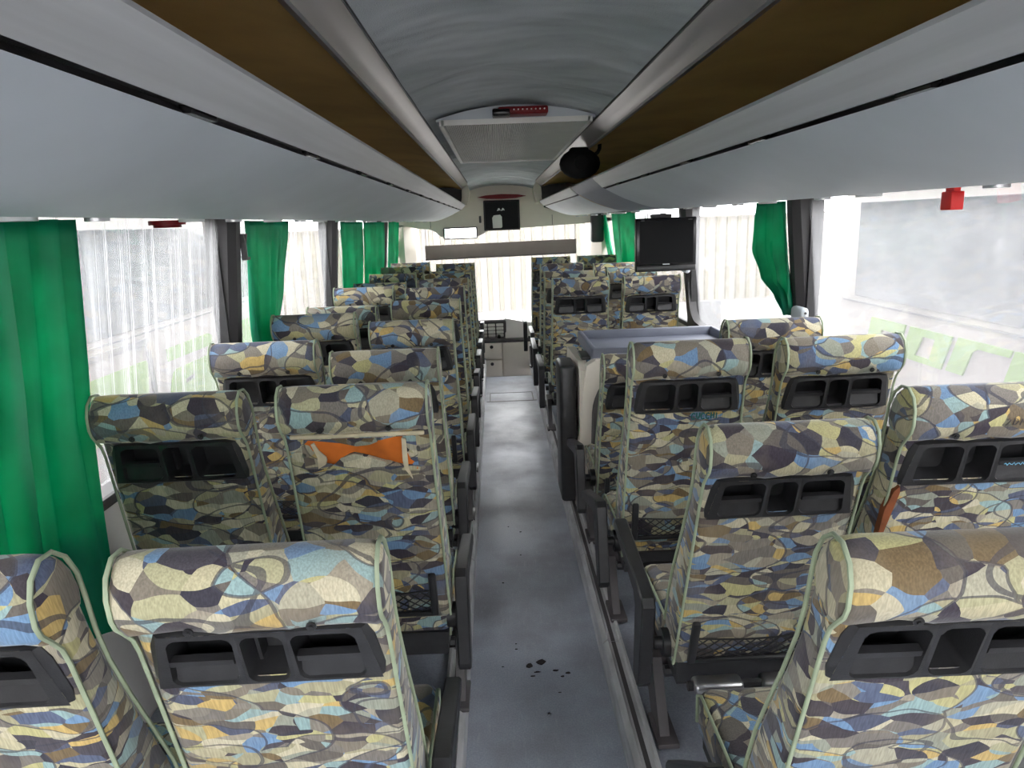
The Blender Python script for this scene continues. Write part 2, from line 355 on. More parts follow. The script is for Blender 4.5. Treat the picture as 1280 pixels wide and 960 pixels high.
# ================================================================== LUGGAGE RACKS
FRONT = [(1.315, 1.862), (1.0, 1.836), (.90, 1.828), (.86, 1.826), (.82, 1.829), (.76, 1.840), (.69, 1.862), (.61, 1.893), (.545, 1.925), (.507, 1.946)]
LIP = [(.492, 1.952), (.47, 1.972), (.448, 1.992), (.438, 2.003), (.442, 2.012), (.455, 2.012), (.475, 1.998), (.52, 1.965)]
def tr(p, dx=0, dz=0, k=1): return (p[0]+dx, p[1]+dz)
def loft(prof, secs, sx, thick=None):
    """secs: list of (y, fn) where fn moves a profile point"""
    return MB().sheet([[(sx*fn(p)[0], y, fn(p)[1]) for p in prof] for y, fn in secs])
def endsecs(y0, y1, nose0=0, nose1=0):
    S = []
    def f(c):   # c: 0 full section, 1 collapsed toward the wall/shelf
        return lambda p: (p[0]+(1.05-p[0])*(1-math.sqrt(max(0, 1-c*c)))*.55, p[1]+(1.875-p[1])*(1-math.sqrt(max(0, 1-c*c)))*.55)
    if nose0:
        for i in range(6, 0, -1): S.append((y0+nose0*(1-i/6), f(i/6)))
    k = max(2, int((y1-y0-nose0-nose1)/.35))
    for i in range(k+1): S.append((y0+nose0+(y1-nose1-y0-nose0)*i/k, f(0)))
    if nose1:
        for i in range(1, 7): S.append((y1-nose1*(1-i/6), f(i/6)))
    return S
def rack(sx, y0, y1, label, dx=0, dz=0, nose0=0, nose1=0, clips=True, vents=True):
    e = empty('luggage_rack', (0, 0, 0), label, 'luggage rack', 'overhead luggage racks')
    S = [(y, (lambda g: (lambda p: tr(g(p), dx, dz)))(fn)) for y, fn in endsecs(y0, y1, nose0, nose1)]
    inner = [(.515, 1.955), (.56, 1.94), (.66, 1.90), (.80, 1.862), (1.0, 1.865), (1.315, 1.885)]
    obj('front_panel', loft(FRONT, S, sx), 'rack', e, 50)
    obj('groove', loft([(.507, 1.946), (.514, 1.956), (.502, 1.962), (.492, 1.952)], S, sx), 'black', e)
    obj('lip', loft(LIP, S, sx), 'rack_lip', e, 50)
    obj('shelf_floor', loft([(.52, 1.965)]+inner[1:], S, sx), 'brown', e, 50)
    if clips:
        y = y0+.45
        while y < y1-.3:
            obj('clip', MB().box(*sorted((sx*(.496+dx), sx*(.512+dx))), y, y+.09, 1.946+dz, 1.957+dz), 'black_gloss', e); y += .62
    return e
rackL = rack(-1, Y0, 9.05, "long pale grey-blue luggage rack on the driver's side", nose1=.22)
rackR = rack(1, Y0, 4.16, 'pale luggage rack on the door side running back from the stairwell', nose1=.20)
rackF = rack(1, 5.29, 9.05, 'shorter pale luggage rack on the door side ahead of the stairwell', dx=.012, dz=.012, nose1=.22, clips=False)
# slate collar between the two door-side racks
cs = [(4.0, .012), (4.2, .008), (4.6, .006), (5.0, .006), (5.15, .008), (5.24, .014), (5.28, .024)]
obj('end_collar', MB().sheet([[(p[0]+c, y, p[1]+c*.7) for p in FRONT+LIP[:6]] for y, c in cs]), 'collar', rackR, 50)
for sx, par, ya, yb in ((-1, rackL, 1.35, 8.6), (1, rackR, 1.3, 3.8), (1, rackF, 5.5, 8.6)):
    y = ya
    while y < yb:
        pz = 1.825
        obj('reading_light', MB().disc((sx*.97, y, pz+.012), (0, 0, -1), .035, .014, 12), 'rack_under', par, 40)
        obj('air_nozzle', MB().disc((sx*.90, y+.14, pz+.006), (0, 0, -1), .024, .010, 10), 'chrome', par, 40)
        y += .77
tag(obj('call_lamp', MB().disc((-1.05, 2.14, 1.829), (0, 0, -1), .05, .012, 18).disc((-1.05, 2.14, 1.817), (0, 0, -1), .038, .008, 18), 'darkred', None, 40), "small dark red round lamp under the driver's side rack", 'lamp')
# brown lining above each rack, rail at the ceiling edge
LIN = [(.468, 2.196), (.60, 2.225), (.80, 2.235), (1.0, 2.20), (1.16, 2.12), (1.27, 2.0), (1.33, 1.88)]
RAIL = [(.396, 2.252), (.392, 2.240), (.402, 2.232), (.425, 2.222), (.447, 2.206), (.456, 2.196)]
EDGE = [(.456, 2.198), (.458, 2.188), (.468, 2.186), (.473, 2.196), (.468, 2.204)]
for sx, nm in ((-1, "driver's"), (1, 'door')):
    struct('trim_%d' % (10 if sx < 0 else 11), loft(LIN, endsecs(Y0, 9.1), sx), 'brown', 'tan carpet lining of the rack recess on the %s side' % nm, 'lining', 60)
    rl = struct('trim_%d' % (12 if sx < 0 else 13), loft(RAIL, endsecs(Y0, 9.1), sx), 'rail', 'satin grey rail along the ceiling edge on the %s side' % nm, 'rail', 60)
    obj('bright_edge', loft(EDGE, endsecs(Y0, 9.1), sx), 'chrome', rl, 40)
    obj('shadow_gap', loft([(.396, 2.253), (.388, 2.249), (.39, 2.243)], endsecs(Y0, 9.1), sx), 'black', rl)
    # end pocket of the recess at the front
    ep = MB().prism([(sx*x, z) for x, z in [(.47, 2.19), (.6, 2.22), (.8, 2.23), (1.0, 2.2), (1.16, 2.12), (1.3, 1.9), (.8, 1.86), (.52, 1.95)]], 1, 9.03, 9.06)
    obj('end_plate', ep, 'black', rl)
    fr = [(sx*x, z) for x, z in [(.40, 2.25), (.47, 2.20), (.475, 2.10), (.47, 2.03), (.45, 2.0), (.42, 2.0), (.40, 2.05), (.385, 2.15)]]
    obj('end_frame', MB().prism(fr, 1, 8.72, 9.1), 'beige', rl, 40)

# ------------------------------------------------------------------ ceiling air unit and lamps
cu = empty('ceiling_air_grille', (0.015, 4.4, 2.238), 'flat ribbed pale air-intake panel hung from the ceiling fabric', 'air grille')
arch = []
for j in range(25):
    s = -1+2*j/24; arch.append((.36*s, 2.247+.055*(1-s*s)-2.238))
ho = MB().prism([(-.36, 0.0)]+arch+[(.36, 0.0)], 1, -1.02, 1.02)
obj('housing', ho, 'rack', cu, 30)
obj('frame', MB().box(-.335, .335, -1.03, -1.015, -.017, .006).box(-.335, .335, 1.0, 1.03, -.02, .004).box(-.345, -.325, -1.03, 1.03, -.02, .004).box(.325, .345, -1.03, 1.03, -.02, .004), 'white', cu)
obj('backing', MB().box(-.326, .326, -1.0, 1.0, -.006, -.002), 'dgrey', cu)
rb = MB()
for k in range(72):
    x = -.322+k*.00907; rb.add([(x, -1, -.006), (x+.0035, -1, -.016), (x+.007, -1, -.006), (x, 1, -.006), (x+.0035, 1, -.016), (x+.007, 1, -.006)], [(0, 1, 4, 3), (1, 2, 5, 4), (0, 2, 1), (3, 4, 5)])
tag(obj('rib', rb, 'white', cu), None, kind='stuff')
rl = empty('brake_lamp', (.04, 3.30, 2.262), 'dark red lamp bar with clear end on the ceiling grille housing', 'lamp')
obj('lens', MB().rbox(-.105, .115, -.02, .085, -.014, .018, .008, 3), 'darkred', rl, 40)
obj('lamp_base', MB().rbox(-.13, -.05, -.022, .085, -.018, .012, .008, 2), 'black_gloss', rl, 40)
for k in range(8): obj('led', MB().disc((-.035+k*.019, -.02, .004), (0, -1, 0), .0035, .003, 6), 'white', rl)
fh = empty('roof_hatch', (0.0, 6.35, 2.30), 'shallow hatch flap outlined in the ceiling fabric ahead of the grille', 'hatch')
obj('flap', MB().rbox(-.24, .24, -.35, .35, -.016, .02, .01), 'ceiling', fh, 40)
obj('latch', MB().rbox(-.03, .03, -.4, -.37, -.02, .0, .005), 'dgrey', fh, 40)
# black fan hung from the rail
fn = empty('hanging_fan', (.41, 4.30, 2.105), 'black rounded fan on a curved arm hanging from the door-side ceiling rail', 'fan')
fb = MB(); N = 18
prof = [(-.06, .03), (-.055, .085), (-.035, .112), (0, .12), (.03, .112), (.05, .09), (.06, .03)]
fb.sheet([[(math.cos(2*math.pi*k/N)*rr*1.0, yy, math.sin(2*math.pi*k/N)*rr*.72) for k in range(N+1)] for yy, rr in prof])
obj('housing', fb, 'black_deep', fn, 40)
obj('motor_cap', MB().disc((0, -.058, 0), (0, -1, 0), .04, .02, 14), 'black_deep', fn, 40)
obj('control_box', MB().rbox(-.06, .05, -.04, .05, .055, .09, .015), 'black_deep', fn, 40)
obj('arm', MB().tube([(.06, 0, .04), (.085, 0, .045), (.105, 0, .06), (.115, 0, .08), (.117, 0, .112)], .011, 8), 'black_deep', fn, 40)
obj('mount_plate', MB().rbox(.09, .145, -.02, .02, .11, .122, .004), 'black', fn)

# ================================================================== FRONT END
struct('floor_well', MB().box(-1.4, 1.4, YF, 9.9, -.46, -.42).box(-AH, AH, YF-.02, YF, -.46, -.0), 'floor', 'lower floor of the front entrance well', 'floor')
hdp = [(-1.45, 1.78), (-1.18, 1.775), (-1.05, 1.745), (-.92, 1.735), (-.84, 1.70), (-.78, 1.64), (-.70, 1.622), (-.36, 1.622), (-.28, 1.64), (-.18, 1.69), (-.05, 1.708), (.35, 1.715), (.9, 1.735), (1.05, 1.74), (1.45, 1.76), (1.45, 2.45), (-1.45, 2.45)]
wf = struct('wall_front', MB().prism(hdp, 1, 9.1, 9.25), 'beige', 'greige moulded panel above the windscreen', 'wall', 20)
for sx in (-1, 1):
    ap = MB().prism([(sx*1.46, 9.1), (sx*1.24, 9.1), (sx*1.13, 9.3), (sx*1.10, 9.62), (sx*1.46, 9.62)], 2, .3, 1.80)
    obj('corner_post', ap, 'beige', wf, 30)
obj('seam', MB().box(.62, .626, 9.095, 9.1, 1.735, 1.86), 'dgrey', wf); obj('seam', MB().box(-.90, -.894, 9.095, 9.1, 1.745, 1.86), 'dgrey', wf)
obj('speaker_slot', MB().rbox(-.29, -.262, 9.088, 9.1, 1.79, 1.875, .006), 'black', wf)
for x, z in ((1.05, 1.86), (-1.09, 1.86)): obj('clip_hole', MB().disc((x, 9.1, z), (0, -1, 0), .014, .006, 10), 'black', wf)
obj('side_pad', MB().rbox(1.10, 1.26, 9.02, 9.12, 1.50, 1.9, .03), 'pillar', wf, 40)
ds = empty('overhead_display', (-.005, 9.09, 1.875), 'square black glossy display panel above the windscreen with a white sticker', 'display')
obj('bezel', MB().rbox(-.225, .225, -.02, .012, -.185, .18, .008), 'black', ds, 40)
obj('glass', MB().box(-.205, .205, -.024, -.018, -.165, .16), 'screen', ds)
obj('sticker', MB().prism([(-.115, -.155), (-.12, -.03), (-.10, .0), (-.02, .005), (.0, -.02), (.002, -.14), (-.01, -.155)], 1, -.027, -.024), 'white', ds)
for dx in (-.04, .01): obj('mark', MB().prism([(dx-.02, .05), (dx, .085), (dx+.012, .085), (dx+.03, .055), (dx+.012, .06)], 1, -.026, -.024), 'rack_under', ds)
tag(obj('front_lamp', MB().prism([(-.30, 2.095), (-.18, 2.075), (0, 2.07), (.18, 2.075), (.30, 2.095), (.2, 2.115), (0, 2.125), (-.2, 2.115)], 1, 8.98, 9.11), 'darkred', None), 'thin dark red almond-shaped lamp above the black overhead display', 'lamp')
mr = empty('rear_view_mirror', (-.53, 9.08, 1.675), 'wide interior mirror with rounded corners in a dark frame', 'mirror')
obj('frame', MB().rbox(-.215, .215, -.02, .03, -.075, .072, .022, 3), 'black', mr, 40)
obj('glass', MB().rbox(-.20, .20, -.024, -.016, -.062, .06, .003), 'mirror', mr)
sv = empty('sun_blind', (-.03, 9.42, 1.44), 'plain grey roller blind pulled part way down the windscreen', 'blind')
obj('cloth', MB().prism([(-.985, -.095), (.985, -.075), (.985, .105), (-.985, .085)], 1, -.004, .004), 'shade', sv)
obj('bottom_bar', MB().tube([(-.985, 0, -.095), (.985, 0, -.075)], .01, 8), 'dgrey', sv)
for sx in (-1, 1): obj('guide_cord', MB().tube([(sx*.97, 0, .08), (sx*.97, 0, .42)], .004, 5), 'dgrey', sv)
ws = struct('window_20', MB().prism([(9.66, .40), (9.55, 2.0), (9.56, 2.0), (9.67, .40)], 0, -1.25, 1.25), 'glass_clear', 'wide bright windscreen at the front of the coach', 'window')
struct('wall_front_lower', MB().box(-1.45, 1.45, 9.68, 9.75, -.46, .42), 'console', 'grey panel below the windscreen', 'wall')
db = empty('dashboard', (0, 9.0, 0), 'light grey moulded dashboard with a slanted switch panel and storage doors', 'dashboard')
# top hood on the right of the switch panel
obj('hood', MB().prism([(-.02, -.05, ), (-.02, .60), (.16, .56), (.36, .53), (.42, .30), (.42, -.05)], 1, -.02, .62), 'console', db, 30)
obj('body', MB().box(-1.25, -.02, .18, .62, -.42, .50), 'console', db)
obj('shelf', MB().rbox(-.40, .42, -.10, .1, .30, .345, .012), 'dgrey', db, 40)
sp = MB(); tilt = Matrix.Translation((-.16, -.04, .475)) @ Matrix.Rotation(R(38), 4, 'X')
sp.rbox(-.20, .155, -.02, .03, -.15, .14, .012, 2, tilt)
swp = obj('switch_panel', sp, 'dgrey', db, 40)
for i in range(4):
    for j in range(3):
        obj('switch', MB().rbox(-.18+j*.105, -.09+j*.105, -.034, -.02, -.125+i*.064, -.075+i*.064, .006, 1, tilt), 'white', swp)
obj('knob', MB().disc(tilt @ Vector((.06, -.03, -.1)), tilt.to_3x3() @ Vector((0, -1, 0)), .022, .03, 10), 'black', swp, 40)
obj('lower_panel', MB().box(-.40, .42, -.08, .1, -.42, .31), 'beige', db)
for z0, z1 in ((-.16, .08), (.095, .30)):
    d = obj('storage_door', MB().rbox(-.385, -.075, -.105, -.08, z0, z1, .01), 'beige', db, 40)
    obj('finger_hole', MB().disc((-.20, -.105, z1-.05), (0, -1, 0), .022, .004, 12), 'black', d)
obj('lower_door', MB().rbox(-.06, .40, -.10, -.08, -.16, .30, .012), 'beige', db, 40)

# ================================================================== SEATS
W2 = .213; LB = .88
HOLE = (.620, .722, .168)          # u0, u1, half width of the tray opening in the fabric
REAR = [(.012, 0), (.002, .012), (0, .04), (0, .15), (0, .3), (0, .45), (0, .56), (0, HOLE[0]), (0, HOLE[1]), (0, .745), (-.006, .775), (-.006, .815), (.002, .852)]
TOP = [(.022, .868), (.045, .860)]
FRNT = [(.066, .822), (.072, .76), (.074, .70), (.078, .62), (.092, .52), (.112, .40), (.132, .28), (.142, .16), (.14, .06), (.11, .0)]
def wsc(z): return 1.0 if z > .7 else 1.0+.05*((.7-z)/.7)
def body(prof, nsplit, hole=None, bulge=.006):
    cols = [-1, -.978, -.93, -HOLE[2]/W2, -.4, 0, .4, HOLE[2]/W2, .93, .978, 1]
    ins = {1: .016, .978: .005, .93: .0}
    cy = sum(p[0] for p in prof)/len(prof)
    mb = MB(); K = len(prof); vs = []
    for s in cols:
        a = abs(s); i = ins.get(round(a, 3), 0)
        for k, (y, z) in enumerate(prof):
            ty = .05 if y < .05 else y
            yy = y+(i if y < .04 else -i); zz = z-(i if z > .84 else 0)+(i if z < .02 else 0)
            yy += (-bulge if y < .04 else bulge*1.5)*(1-s*s)
            vs.append((s*W2*wsc(z), yy, zz))
    fs = []
    for c in range(len(cols)-1):
        for k in range(K):
            k2 = (k+1) % K
            if hole and k < nsplit and abs(prof[k][1]-HOLE[0]) < 1e-6 and 3 <= c <= 6: continue
            fs.append((c*K+k, c*K+k2, (c+1)*K+k2, (c+1)*K+k))
    fs.append(tuple(range(K))); fs.append(tuple((len(cols)-1)*K+k for k in range(K))[::-1])
    return mb.add(vs, fs)
back_mesh = body(REAR+TOP+FRNT, len(REAR), True).mesh('seat_back', 45); back_mesh.materials.append(M['fab'])
HP = [(.004, .750), (-.014, .748), (-.027, .758), (-.036, .778), (-.039, .80), (-.034, .826), (-.02, .856), (.004, .874), (.026, .88), (.05, .872), (.07, .85), (.082, .815), (.086, .775), (.08, .755), (.04, .752)]
def head():
    cols = [-1.012, -.985, -.94, -.82, -.55, -.28, 0, .28, .55, .82, .94, .985, 1.012]; K = len(HP); vs = []; rd = random.Random(3)
    for s in cols:
        a = abs(s); i = .018 if a > 1 else (.006 if a > .96 else (.0015 if a > .9 else 0))
        for k, (y, z) in enumerate(HP):
            yy = y+(i if y < .03 else -i); zz = z-(i if z > .845 else 0)
            if k in (0, 1, 2, 3): zz += .004*math.sin(s*9+k); yy += .003*math.sin(s*13+k*2)
            if k in (2, 3) and abs(a-.55) < .1: yy += .008
            vs.append((s*W2, yy-(.004*(1-s*s) if y < .03 else 0), zz))
    fs = [(c*K+k, c*K+(k+1) % K, (c+1)*K+(k+1) % K, (c+1)*K+k) for c in range(len(cols)-1) for k in range(K)]
    fs += [tuple(range(K)), tuple((len(cols)-1)*K+k for k in range(K))[::-1]]
    return MB().add(vs, fs)
head_mesh = head().mesh('headrest_cover', 50); head_mesh.materials.append(M['fab_head'])
def piping(sg):
    pp = [(-.001, .015), (-.002, .12), (-.002, .3), (-.002, .5), (-.002, .69), (-.006, .725), (-.020, .755), (-.033, .780), (-.036, .802), (-.028, .840), (-.010, .868), (.02, .882), (.05, .873), (.074, .844), (.086, .80), (.084, .75), (.078, .68), (.08, .61), (.096, .5), (.118, .38), (.138, .26), (.144, .14), (.14, .05)]
    return MB().tube([(sg*(W2*wsc(z)*.992), y, z) for y, z in pp], .0042, 6)
pipe_mesh = {sg: piping(sg).mesh('piping', 60) for sg in (-1, 1)}
for m_ in pipe_mesh.values(): m_.materials.append(M['piping'])
def tray(lc=True, rc=True):
    mb = MB(); z0, z1 = HOLE[0]-.012, HOLE[1]+.012; yb = -.014
    cells = [(-.178, -.042, -.168, -.048), (-.042, .042, -.036, .036), (.042, .178, .048, .168)]
    for ci, (a, b, ha, hb) in enumerate(cells):
        hz0, hz1 = z0+.007, z1-.009; rr = .014
        dep = .052 if ci == 1 else .045
        if ci == 0: A = [(ha+.0, hz0), (hb-.004, hz0), (hb, hz1), (ha+.012, hz1)]; O = [(a-.016, z0), (b, z0), (b, z1), (a+.008, z1)]
        elif ci == 2: A = [(ha+.004, hz0), (hb, hz0), (hb-.012, hz1), (ha, hz1)]; O = [(a, z0), (b+.016, z0), (b-.008, z1), (a, z1)]
        else: A = [(ha, hz0), (hb, hz0), (hb, hz1), (ha, hz1)]; O = [(a, z0), (b, z0), (b, z1), (a, z1)]
        hole = []; outer = []
        for i in range(4):
            p = Vector(A[i]); pv = (Vector(A[i-1])-p).normalized(); nx = (Vector(A[(i+1) % 4])-p).normalized()
            q = Vector(O[i]); qp = (Vector(O[i-1])-q); qn = (Vector(O[(i+1) % 4])-q)
            c1, c2 = p+pv*rr, p+nx*rr; mid = (p+(c1+c2)/2)/2*.5+((c1+c2)/2)*.5
            hole += [c1, mid, c2]; outer += [q+qp*min(.25, .02/qp.length), q, q+qn*min(.25, .02/qn.length)]
        k = 12; v = [(p.x, yb, p.y) for p in outer]+[(p.x, yb-.002, p.y) for p in hole]
        cx = sum(p.x for p in hole)/k; cz = sum(p.y for p in hole)/k
        v += [(cx+(p.x-cx)*.98, yb+.006, cz+(p.y-cz)*.97) for p in hole]+[(cx+(p.x-cx)*.86, dep, cz+(p.y-cz)*.80) for p in hole]
        fs = []
        for rg in range(3): fs += [(rg*k+i, rg*k+(i+1) % k, (rg+1)*k+(i+1) % k, (rg+1)*k+i) for i in range(k)]
        fs.append(tuple(3*k+i for i in range(k)))
        mb.add(v, fs)
        if (ci == 0 and lc) or (ci == 2 and rc):
            zm = (hz0+hz1)/2+.004; e = .002
            x0, x1 = A[0][0]+e+(.004 if ci == 0 else 0), A[1][0]-e-(.004 if ci == 2 else 0)
            mb.add([(x0, yb+.004, hz0+.002), (x1, yb+.004, hz0+.002), (x1, yb+.016, zm-.018), (x0, yb+.016, zm-.018), (x0, yb-.001, zm-.012), (x1, yb-.001, zm-.012), (x0, yb-.001, zm), (x1, yb-.001, zm), (x0, yb+.014, zm+.001), (x1, yb+.014, zm+.001)],
                   [(0, 1, 2, 3), (3, 2, 5, 4), (4, 5, 7, 6), (6, 7, 9, 8)])
        if ci == 1:
            mb.box(-.026, -.02, .02, dep, hz0+.014, hz1-.03)
    # skirt round the bezel
    out = [(-.194, z0), (.194, z0), (.170, z1), (-.170, z1)]
    def rnd(pts, rr):
        o = []
        for i in range(4):
            p = Vector(pts[i]); pv = (Vector(pts[i-1])-p).normalized(); nx = (Vector(pts[(i+1) % 4])-p).normalized()
            c1, c2 = p+pv*rr, p+nx*rr; o += [c1, ((c1+c2)/2*.45+p*.55), c2]
        return o
    o1 = rnd(out, .018); big = [(-.204, z0-.008), (.204, z0-.008), (.184, z1+.006), (-.184, z1+.006)]; o2 = rnd(big, .034)
    k = 12; mb.add([(p.x, yb+.0005, p.y) for p in o1]+[(p.x, -.004, p.y) for p in o2]+[(p.x, .004, p.y) for p in o2], [(rg*k+i, rg*k+(i+1) % k, (rg+1)*k+(i+1) % k, (rg+1)*k+i) for rg in range(2) for i in range(k)])
    m = mb.mesh('storage_tray', 35); m.materials.append(M['black']); return m
TRAY = {(a, b): tray(a, b) for a in (True, False) for b in (True, False)}
bt = MB().disc((0, 0, 0), (0, -1, 0), .0085, .003, 12).disc((0, -.003, 0), (0, -1, 0), .0045, .003, 8); but_mesh = bt.mesh('button', 40); but_mesh.materials.append(M['black'])
nf = MB()
for sg in (-1, 1): nf.rbox(*sorted((sg*.186, sg*.160)), -.022, -.004, .03, .205, .007)
nf.rbox(-.175, .175, -.02, -.005, .028, .046, .006)
nf_mesh = nf.mesh('net_frame', 40); nf_mesh.materials.append(M['black'])
nt = MB(); NX = 9; zb, zt = .046, .135
for k in range(-3, NX):
    for d in (1, -1):
        pts = []
        for j in range(7):
            t = j/6; x = (-.165+.33*((k+t*3.0)/NX)) if d > 0 else (.165-.33*((k+t*3.0)/NX))
            if -.167 <= x <= .167: pts.append((x, -.012-.008*math.sin(math.pi*t), zb+(zt-zb)*t-.012*math.sin(math.pi*(x+.165)/.33)*t))
        if len(pts) > 1: nt.tube(pts, .0019, 4, caps=False)
nt.tube([(-.165+.33*j/10, -.013, zt-.012*math.sin(math.pi*j/10)) for j in range(11)], .003, 5)
net_mesh = nt.mesh('net'); net_mesh.materials.append(M['black'])
cu_ = MB().rbox(-.22, .22, .015, .50, .27, .41, .035, 3); cush_mesh = cu_.mesh('seat_cushion', 45)
for v in cush_mesh.vertices:
    if v.co.z > .38: v.co.z += .018*(1-(v.co.x/.22)**2)-.012*(v.co.y < .1)
    if v.co.z < .3: v.co.x *= .95
cush_mesh.materials.append(M['fab'])
def cpipe(sg): return MB().tube([(sg*.214, .03, .30), (sg*.217, .03, .39), (sg*.216, .06, .405), (sg*.216, .25, .41), (sg*.216, .46, .406), (sg*.217, .492, .385), (sg*.216, .495, .30)], .0045, 6)
cp_mesh = {sg: cpipe(sg).mesh('cushion_piping', 60) for sg in (-1, 1)}
for m_ in cp_mesh.values(): m_.materials.append(M['piping'])
base = MB().box(-.205, .205, .02, .47, .235, .272).box(-.21, .21, .0, .03, .285, .33).tube([(-.22, .12, .215), (.22, .12, .215)], .02, 8).tube([(-.22, .38, .215), (.22, .38, .215)], .02, 8)
base_mesh = base.mesh('seat_frame', 30); base_mesh.materials.append(M['black'])
arm = MB().prism([(-.03, -.02), (-.03, .035), (-.01, .058), (.03, .062), (.44, .05), (.462, .04), (.468, .02), (.455, .005), (.10, -.0), (.07, -.03), (.06, -.27), (.045, -.295), (-.005, -.295), (-.022, -.27)], 0, -.022, .022)
arm_mesh = arm.mesh('armrest', 30)
bmx = bmesh.new(); bmx.from_mesh(arm_mesh); bmesh.ops.bevel(bmx, geom=[e for e in bmx.edges if abs(e.verts[0].co.x-e.verts[1].co.x) < 1e-5], offset=.005, segments=1, affect='EDGES'); bmx.to_mesh(arm_mesh); bmx.free()
arm_mesh.materials.append(M['black'])
def legm(sg):
    m = MB(); x = sg*.235
    m.prism([(.02, .0), (.15, .0), (.33, .235), (.16, .235)], 0, x-.016, x+.016)
    m.rbox(*sorted((x-sg*.04, x+sg*.03)), .0, .16, .012, .03, .004)
    m.box(*sorted((sg*.15, sg*.25)), .16, .33, .205, .24)
    me = m.mesh('leg', 30); me.materials.append(M['dgrey']); return me
leg_mesh = {sg: legm(sg) for sg in (-1, 1)}
brk = {sg: MB().box(*sorted((sg*.20, sg*.30)), .10, .36, .20, .235).mesh('wall_bracket') for sg in (-1, 1)}
for m_ in brk.values(): m_.materials.append(M['dgrey'])
hinge_mesh = {sg: MB().disc((sg*.205, .06, .36), (sg, 0, 0), .045, .04, 14).disc((sg*.24, .06, .36), (sg, 0, 0), .02, .03, 10).mesh('recliner_hinge', 40) for sg in (-1, 1)}
for m_ in hinge_mesh.values(): m_.materials.append(M['black'])
fr = MB()
fr.tube([(-.20, -.085, .302), (.20, -.085, .302)], .014, 8)
foot_core = fr.mesh('footrest_axle', 40); foot_core.materials.append(M['black'])
pad = MB().rbox(-.185, -.035, -.115, -.055, .285, .322, .014, 3); foot_pad = pad.mesh('footrest_pad', 40); foot_pad.materials.append(M['chrome'])
pad2 = MB().rbox(.02, .17, -.115, -.055, .285, .322, .014, 3); foot_pad2 = pad2.mesh('footrest_pad', 40); foot_pad2.materials.append(M['chrome'])

SEATN = 0
def seat(x, ytop, ztop, th, label, group, aisle=0, wall=0, trayv=(True, True), armtilt=0, net=True, foot=False, torn=False, rz=0, wscale=1.0):
    """x centre, ytop/ztop: head of the back; th: recline in degrees; aisle: side of the armrest (+1/-1)"""
    t = R(th); yp = ytop+LB*math.sin(t)-.02; zp = ztop-LB*math.cos(t)
    e = empty('coach_seat', (x, yp, PZ), label, 'seat', group, R(rz))
    b = obj('seat_back', back_mesh, None, e, loc=(0, 0, zp-PZ), rot=(t, 0, 0))
    obj('headrest_cover', head_mesh, None, b)
    for sg in (-1, 1):
        obj('piping', pipe_mesh[sg], None, b)
        obj('button', but_mesh, None, b, loc=(sg*.098, -.037, .770))
    if not torn: obj('storage_tray', TRAY[trayv], None, b)
    if net:
        obj('net_frame', nf_mesh, None, b); obj('net', net_mesh, None, b)
    c = obj('seat_cushion', cush_mesh, None, e)
    for sg in (-1, 1): obj('piping', cp_mesh[sg], None, c)
    obj('seat_frame', base_mesh, None, e)
    if aisle:
        obj('recliner_hinge', hinge_mesh[aisle], None, e)
        obj('armrest', arm_mesh, None, e, loc=(aisle*(.262 if aisle > 0 else .302), .02, .495), rot=(R(armtilt), 0, 0))
        obj('leg', leg_mesh[aisle], None, e)
    if wall:
        obj('wall_bracket', brk[wall], None, e); obj('leg', leg_mesh[-wall], None, e)
    if foot:
        obj('footrest_axle', foot_core, None, e); obj('footrest_pad', foot_pad, None, e); obj('footrest_pad', foot_pad2, None, e)
    return e, b
GL = "seats on the driver's side of the aisle"; GR = 'seats on the door side of the aisle'
ORD = ['', 'one row', 'two rows', 'three rows', 'four rows', 'five rows', 'six rows', 'seven rows', 'eight rows']
# driver's side, aisle column
LA = [(-.523, 1.06, 1.283, 17), (-.522, 1.98, 1.347, 14), (-.556, 2.78, 1.306, 15), (-.545, 3.6, 1.314, 15), (-.545, 4.42, 1.332, 14), (-.55, 5.18, 1.343, 13), (-.55, 5.92, 1.349, 13), (-.55, 6.60, 1.346, 13), (-.55, 7.30, 1.32, 14), (-.555, 8.02, 1.357, 11)]
for k, (x, y, z, th) in enumerate(LA):
    if k == 1: lb = 'patterned aisle seat with its tray missing and orange foam showing through torn fabric'
    elif k == 0: lb = "patterned aisle seat with full tray directly behind the torn-back seat on the driver's side"
    else: lb = "patterned aisle seat %s ahead of the torn-back seat on the driver's side" % ORD[k-1]
    e, b = seat(x, y, z, th, lb, GL, aisle=1, torn=(k == 1), armtilt=[-13, -9, -6, -2, -4, -6, -2, -3, -5, -4][k], rz=[.8, -.3, 0, .4, -.3, 0, .3, 0, 0, 0][k])
    if k == 1: tornseat = b
# driver's side, window column
LW = [(-1.02, 1.0, 1.312, 14), (-1.06, 2.0, 1.339, 13), (-1.062, 2.88, 1.343, 13), (-1.055, 3.68, 1.357, 12), (-1.062, 4.4, 1.311, 16), (-1.058, 5.15, 1.365, 12), (-1.062, 5.9, 1.333, 14), (-1.06, 6.65, 1.356, 12), (-1.06, 7.36, 1.376, 11), (-1.06, 8.08, 1.378, 11)]
LWT = {1: (True, False), 2: (False, False), 3: (False, True)}
for k, (x, y, z, th) in enumerate(LW):
    if k == 1: lb = 'patterned window seat beside the torn-back seat, its tray missing one cover'
    elif k == 0: lb = "patterned window seat by the wide green curtain, one row behind the torn-back seat"
    else: lb = "patterned window seat on the driver's side %s ahead of the torn-back seat's row" % ORD[k-1]
    seat(x, y, z, th, lb, GL, wall=-1, trayv=LWT.get(k, (True, True)), rz=[.6, -.5, 0, .3, 0, 0, 0, .3, 0, 0][k])
